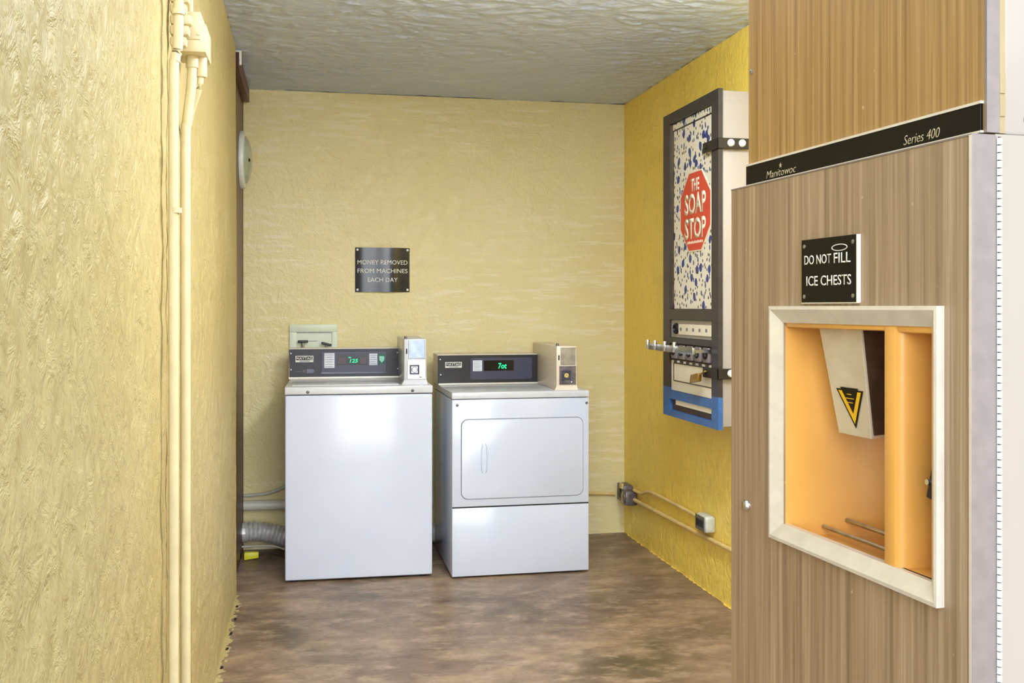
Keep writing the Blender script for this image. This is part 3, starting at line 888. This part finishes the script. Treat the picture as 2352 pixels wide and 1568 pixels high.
MB().box((0.0, 0.01, 0.0), (DT, 0.752, 0.046)).build('kick_plate', 'black', ic)
# piano hinge on the near edge
hg = MB().cyl((DT + 0.0035, -0.005, 0.06), (DT + 0.0035, -0.005, 1.592), 0.0022, seg=8).build('hinge', 'black_steel', ic)
km = MB().cyl((0, 0, -0.0050), (0, 0, 0.0050), 0.0042, seg=10).build('hinge_knuckle', 'lamp_white', hg, 40, (DT + 0.0035, -0.005, 1.585))
for k in range(1, 128):
    c = km.copy()
    COL.objects.link(c)
    c.parent = hg
    c.location = (DT + 0.0035, -0.005, 1.585 - k * 0.0118)
MB().lathe((0, 0.689, 0.895), (-1, 0, 0), [(0.012, -0.002), (0.012, 0.004), (0.008, 0.009), (0, 0.010)], 18).build('door_lock', 'chrome', door_p, 40)

# bevelled aluminium surround of the recess
def surround():
    Y0, Y1, Z0, Z1 = 0.061, 0.575, 0.852, 1.332
    rings = []
    # (inset from the outer outline, height in front of the door)
    for ins, h in ((0.0, 0.0), (0.0, 0.015), (0.007, 0.016), (0.034, 0.002), (0.034, -0.012), (0.0, -0.012)):
        x = -h
        rings.append([(x, Y0 + ins * 0.8, Z0 + ins), (x, Y1 - ins, Z0 + ins), (x, Y1 - ins, Z1 - ins), (x, Y0 + ins * 0.8, Z1 - ins)])
    for side, nm in ((0, 'bottom'), (1, 'far'), (2, 'top'), (3, 'near')):
        mb = MB()
        a = [mb.bm.verts.new(r[side]) for r in rings]
        b = [mb.bm.verts.new(r[(side + 1) % 4]) for r in rings]
        for k in range(len(rings)):
            j = (k + 1) % len(rings)
            mb.bm.faces.new((a[k], a[j], b[j], b[k]))
        mb.bm.faces.new(a)
        mb.bm.faces.new(list(reversed(b)))
        mb.build('recess_trim', 'alu_trim', ic)
surround()

def wall_sheet(name, path, z0, z1, mat, parent, smooth=35, caps=True, th=0.004):
    """vertical sheet along a plan path (x, y); caps close floor and roof"""
    mb = MB()
    lo = [mb.bm.verts.new((x, y, z0)) for x, y in path]
    hi = [mb.bm.verts.new((x, y, z1)) for x, y in path]
    for i in range(len(path) - 1):
        mb.bm.faces.new((lo[i], lo[i + 1], hi[i + 1], hi[i]))
    if caps:
        mb.bm.faces.new(lo)
        mb.bm.faces.new(list(reversed(hi)))
    return mb.build(name, mat, parent, smooth)
def spline(P, n=5):
    P = [Vector((*p, 0)) for p in P]
    out = []
    for i in range(len(P) - 1):
        a, b, c, dd_ = P[max(i - 1, 0)], P[i], P[i + 1], P[min(i + 2, len(P) - 1)]
        for k in range(n):
            u = k / n
            q = 0.5 * ((2 * b) + (c - a) * u + (2 * a - 5 * b + 4 * c - dd_) * u * u + (3 * b - a - 3 * c + dd_) * u ** 3)
            out.append((q.x, q.y))
    out.append((P[-1].x, P[-1].y))
    return out
big = spline([(0.004, 0.540), (0.06, 0.533), (0.115, 0.512), (0.165, 0.482), (0.200, 0.44), (0.210, 0.37), (0.210, 0.28), (0.200, 0.235), (0.16, 0.218), (0.004, 0.214)])
wall_sheet('recess_liner', big, 0.862, 1.306, 'liner', ic)
small = spline([(0.000, 0.196), (0.002, 0.184), (0.012, 0.174), (0.045, 0.166), (0.085, 0.158), (0.105, 0.140), (0.110, 0.115), (0.104, 0.090), (0.06, 0.080), (0.004, 0.076)])
wall_sheet('button_recess_liner', small, 0.880, 1.300, 'liner', ic)
MB().box((0.0, 0.184, 0.872), (0.13, 0.2145, 1.306), 0.004, 2).build('recess_divider', 'liner', ic, 40)
MB().box((0.002, 0.180, 1.288), (0.10, 0.538, 1.308), 0.006, 2).build('recess_lip', 'liner', ic, 40)
MB().box((0.002, 0.076, 1.286), (0.08, 0.186, 1.308), 0.006, 2).build('recess_lip', 'liner', ic, 40)
MB().box((0.002, 0.076, 0.866), (0.10, 0.190, 0.886), 0.006, 2).build('recess_lip', 'liner', ic, 40)
# tapered ice chute
ch = MB().hexa([(0.062, 0.335, 1.082), (0.14, 0.335, 1.092), (0.14, 0.440, 1.092), (0.062, 0.440, 1.082),
                (0.032, 0.328, 1.300), (0.15, 0.328, 1.300), (0.15, 0.466, 1.300), (0.032, 0.466, 1.300)], 0.002).build('ice_chute', 'chute', ic)
MB().poly([(0.038, 0.3345, 1.295), (0.150, 0.3345, 1.295), (0.14, 0.3365, 1.096), (0.066, 0.3365, 1.090)], (0, -0.0062, 0)).build('chute_side', 'bin_brown', ch)
def on_chute(y, z):
    k = (1.300 - z) / (1.300 - 1.082)
    return (0.032 + 0.030 * k - 0.0012, y, z)
def tri(name, pts, mat, lift):
    MB().poly([(x - lift, y, z) for x, y, z in (on_chute(*p) for p in pts)], (-0.0004, 0, 0)).build(name, mat, ch)
A, B, C_ = (0.428, 1.172), (0.342, 1.172), (0.378, 1.098)
def shrink(k, dz=0.0):
    cy_, cz_ = (A[0] + B[0] + C_[0]) / 3, (A[1] + B[1] + C_[1]) / 3
    return [(cy_ + (p[0] - cy_) * k, cz_ + (p[1] - cz_) * k + dz) for p in (A, B, C_)]
tri('warning_sticker', shrink(1.0), 'sign_black', 0.0)
tri('warning_chevron', shrink(0.84, 0.001), 'warn_y', 0.0006)
tri('warning_field', shrink(0.66, 0.012), 'sign_black', 0.0012)
for k, wd in enumerate((0.014, 0.026, 0.018)):
    zc = 1.163 - k * 0.008
    q = on_chute(0.385, zc)
    MB().box((q[0] - 0.0022, 0.385 - wd / 2, zc - 0.0007), (q[0] - 0.0014, 0.385 + wd / 2, zc + 0.0007)).build('small_print', 'warn_y', ch)
MB().cyl((0.125, 0.225, 0.893), (0.125, 0.505, 0.893), 0.005, seg=12).build('drain_grate_bar', 'steel', ic)
MB().cyl((0.08, 0.220, 0.880), (0.08, 0.520, 0.880), 0.004, seg=12).build('drain_grate_bar', 'steel', ic)
lv = MB().hexa([(0.020, 0.100, 1.008), (0.040, 0.100, 1.008), (0.040, 0.132, 1.014), (0.020, 0.132, 1.014), (0.026, 0.102, 1.070), (0.106, 0.102, 1.070), (0.106, 0.124, 1.070), (0.026, 0.124, 1.070)], 0.003).build('dispense_lever', 'black', ic)
MB().cyl((0.018, 0.126, 1.040), (0.026, 0.126, 1.040), 0.005, seg=12).build('lever_pin', 'chrome', lv)

# upper ice maker
iu = thing('ice_maker', 'wood-grain ice maker head with a black nameplate strip, above the dispenser', 'ice maker', ORG + Vector((0, 0, 1.598)), AL)
zt = 0.60
MB().box((0.075, 0.016, 0.002), (0.70, 0.757, zt), 0.006).build('cabinet', 'cream', iu, 40)
fp = MB().box((0.040, 0.018, 0.006), (0.063, 0.757, zt), 0.0015).build('front_panel', 'wood_up', iu)
MB().box((0.0392, 0.013, 0.004), (0.0635, 0.0178, zt)).build('panel_edge', 'alu', fp)
MB().box((0.064, 0.0155, 0.004), (0.0755, 0.40, zt - 0.02)).build('side_channel', 'channel', iu)
for a, b in ((0.030, 0.062), (0.066, 0.098)):
    MB().box((0.0645, 0.0135, a), (0.075, 0.0165, b), 0.001).build('hinge_leaf', 'channel', iu)
ns = MB().box((0.0345, 0.022, 0.008), (0.0402, 0.758, 0.050), 0.0008).build('nameplate_strip', 'sign_black', iu)
MB().box((0.0335, 0.020, 0.050), (0.0405, 0.758, 0.0545)).build('strip_bead', 'alu_trim', ns)
MB().box((0.0335, 0.020, 0.0045), (0.0405, 0.758, 0.008)).build('strip_bead', 'alu_trim', ns)
text('Manitowoc', 'lettering', 'cream_ink', ns, (0.0343, 0.609, 0.0195), (0, -1, 0), (0, 0, 1), 0.118, 0.0155, 0.0005, 0.25, -0.008)
text('Series 400', 'lettering', 'cream_ink', ns, (0.0343, 0.160, 0.021), (0, -1, 0), (0, 0, 1), 0.092, 0.0165, 0.0005, 0.25, -0.008)
st = [(0.0343, 0.610 + (0.006 if k % 2 == 0 else 0.0028) * math.sin(k * PI / 5), 0.0335 + (0.006 if k % 2 == 0 else 0.0028) * math.cos(k * PI / 5)) for k in range(10)]
MB().poly(st, (-0.0005, 0, 0)).build('star_emblem', 'cream_ink', ns)
MB().lathe((0.040, 0.742, 0.262), (-1, 0, 0), [(0.006, -0.001), (0.006, 0.002), (0.003, 0.003), (0, 0.003)], 12).build('screw', 'steel', fp)
MB().lathe((0.118, 0.016, 0.028), (0, -1, 0), [(0.007, -0.001), (0.007, 0.002), (0.003, 0.004), (0, 0.004)], 14).build('screw', 'steel', iu)

# engraved sign on the dispenser door
sg = thing('door_sign', 'black engraved sign forbidding ice chests, screwed to the dispenser door', 'sign', ORG + DX * 0.372 + Vector((0, 0, 1.3995)), AL)
MB().box((-0.0075, -0.090, -0.061), (-0.0005, 0.090, 0.062), 0.0008).build('plate', 'sign_black', sg)
MB().box((-0.0078, -0.0925, -0.061), (-0.0003, -0.0897, 0.062)).build('plate_edge', 'white_ink', sg)
MB().box((-0.0076, -0.090, -0.0625), (-0.0004, 0.090, -0.0608)).build('plate_edge', 'vinyl', sg)
text('DO NOT', 'lettering', 'white_ink', sg, (-0.0076, 0.034, 0.022), (0, -1, 0), (0, 0, 1), 0.090, 0.018, 0.0006, 0, 0.005)
text('FILL', 'lettering', 'white_ink', sg, (-0.0076, -0.046, 0.022), (0, -1, 0), (0, 0, 1), 0.052, 0.019, 0.0006, 0, 0.005)
text('ICE CHESTS', 'lettering', 'white_ink', sg, (-0.0076, -0.001, -0.019), (0, -1, 0), (0, 0, 1), 0.146, 0.019, 0.0006, 0, 0.005)
ring = [(-0.0078, -0.038 + 0.024 * math.cos(2 * PI * k / 20), 0.041 + 0.0058 * math.sin(2 * PI * k / 20)) for k in range(21)]
MB().tube(ring, 0.0009, 6, 2).build('scratched_loop', 'white_ink', sg)
for sy in (0.079, -0.080):
    for sz in (0.049, -0.049):
        MB().lathe((-0.0075, sy, sz), (-1, 0, 0), [(0.0042, -0.001), (0.0042, 0.0012), (0.002, 0.002), (0, 0.002)], 12).build('screw', 'steel', sg)

# ------------------------------------------------------------ conduits on the left wall
o = MB()
o.tube([(-0.304, 2.40, 0.0), (-0.304, 2.40, 1.0), (-0.304, 2.40, 1.80), (-0.300, 2.40, 1.90), (-0.294, 2.405, 1.98), (-0.294, 2.405, 2.515)], 0.0115, 14, 6)
for z in (1.545, 2.00, 2.035):
    o.cyl((-0.300 if z < 1.9 else -0.294, 2.402, z), (-0.300 if z < 1.9 else -0.294, 2.402, z + 0.012), 0.0145, seg=14)
o = o.build('wall_conduit', 'pipe', None, 40)
tag(o, 'cream painted conduit on left wall, nearest of the vertical pipes', 'conduit', 'vertical conduits on the left wall')
o = MB().tube([(-0.308, 2.66, 0.0), (-0.308, 2.66, 0.9), (-0.308, 2.66, 1.70), (-0.304, 2.66, 1.80), (-0.292, 2.65, 1.90), (-0.290, 2.65, 2.0)], 0.0125, 14, 6).build('wall_conduit', 'pipe', None, 40)
tag(o, 'cream painted conduit rising into the bottom of the left wall junction box', 'conduit', 'vertical conduits on the left wall')
o = MB().tube([(-0.318, 2.78, 0.0), (-0.318, 2.78, 0.9), (-0.316, 2.76, 1.70), (-0.300, 2.70, 1.82), (-0.272, 2.66, 1.90), (-0.268, 2.66, 2.0)], 0.0075, 12, 6).build('wall_conduit', 'pipe', None, 40)
tag(o, 'slim painted conduit, farthest of the vertical pipes on the left wall', 'conduit', 'vertical conduits on the left wall')
t = thing('conduit_box', 'cream painted junction box high on the left wall', 'junction box', (XL, 2.66, 1.965))
MB().box((0.004, -0.06, 0.0), (0.078, 0.07, 0.072), 0.004).build('box_body', 'pipe', t, 40)
MB().box((0.030, -0.064, 0.030), (0.066, 0.06, 0.100), 0.004).build('box_cover', 'pipe', t, 40)
MB().cyl((0.062, -0.002, -0.05), (0.062, -0.002, 0.004), 0.013, seg=12, r=0.002).build('connector', 'pipe', t, 40)
MB().cyl((0.040, -0.010, -0.03), (0.040, -0.010, 0.004), 0.016, seg=12, r=0.002).build('connector', 'pipe', t, 40)
MB().lathe((0.060, -0.064, 0.045), (0, -1, 0), [(0.005, -0.001), (0.005, 0.003), (0, 0.004)], 12).build('screw', 'pipe', t)
o = MB().tube([(-0.292, 2.63, 2.04), (-0.292, 2.63, 2.2), (-0.292, 2.63, 2.515)], 0.006, 10, 4).build('wall_conduit', 'pipe', None, 40)
tag(o, 'thin painted pipe leaving the top of the left wall junction box', 'conduit', 'vertical conduits on the left wall')
t = thing('pipe_fitting', 'knobbly painted pipe fitting between conduit and left wall junction box', 'pipe fitting', (XL, 2.50, 1.95))
for k in range(5):
    MB().box((0.006, -0.012 - 0.004 * (k % 2), k * 0.026), (0.044 + 0.006 * (k % 3), 0.016, k * 0.026 + 0.024), 0.006).build('fitting_lug', 'pipe', t, 40)
MB().tube([(0.02, 0.0, 0.13), (0.02, 0.0, 0.3), (0.02, 0.0, 0.56)], 0.006, 8, 4).build('riser', 'pipe', t, 40)
MB().tube([(0.014, 0.0, 0.01), (0.012, -0.02, -0.3), (0.010, -0.02, -1.0), (0.010, -0.02, -1.94)], 0.005, 8, 4).build('wire', 'pipe', t, 40)

# round lamp on the brown door, white block by the ceiling
t = thing('round_wall_lamp', 'round domed lamp with a white rim on the brown door', 'lamp', (-0.352, 5.42, 2.10))
MB().lathe((0, 0, 0), (1, 0, 0), [(0.0, 0.0), (0.150, 0.0), (0.152, 0.010), (0.146, 0.022), (0.120, 0.026), (0.0, 0.026)], 40).build('rim', 'lamp_white', t, 40)
MB().lathe((0, 0, 0), (1, 0, 0), [(0.126, 0.024), (0.116, 0.036), (0.092, 0.047), (0.058, 0.055), (0.024, 0.059), (0.0, 0.060)], 40).build('lens', 'lamp_glass', t, 40)
MB().lathe((0.045, -0.085, -0.012), (1, -0.3, 0), [(0.009, -0.01), (0.009, 0.006), (0.006, 0.009), (0, 0.009)], 12).build('lens_screw', 'black', t)
t = thing('contact_sensor', 'small white sensor block under the ceiling above the brown door', 'sensor', (XL, 4.86, 2.512))
MB().box((-0.015, -0.05, -0.056), (0.022, -0.030, 0.011), 0.003).build('sensor_case', 'lamp_white', t, 40)
MB().box((-0.004, -0.052, -0.040), (0.014, -0.050, -0.030)).build('sensor_window', 'ink', t)
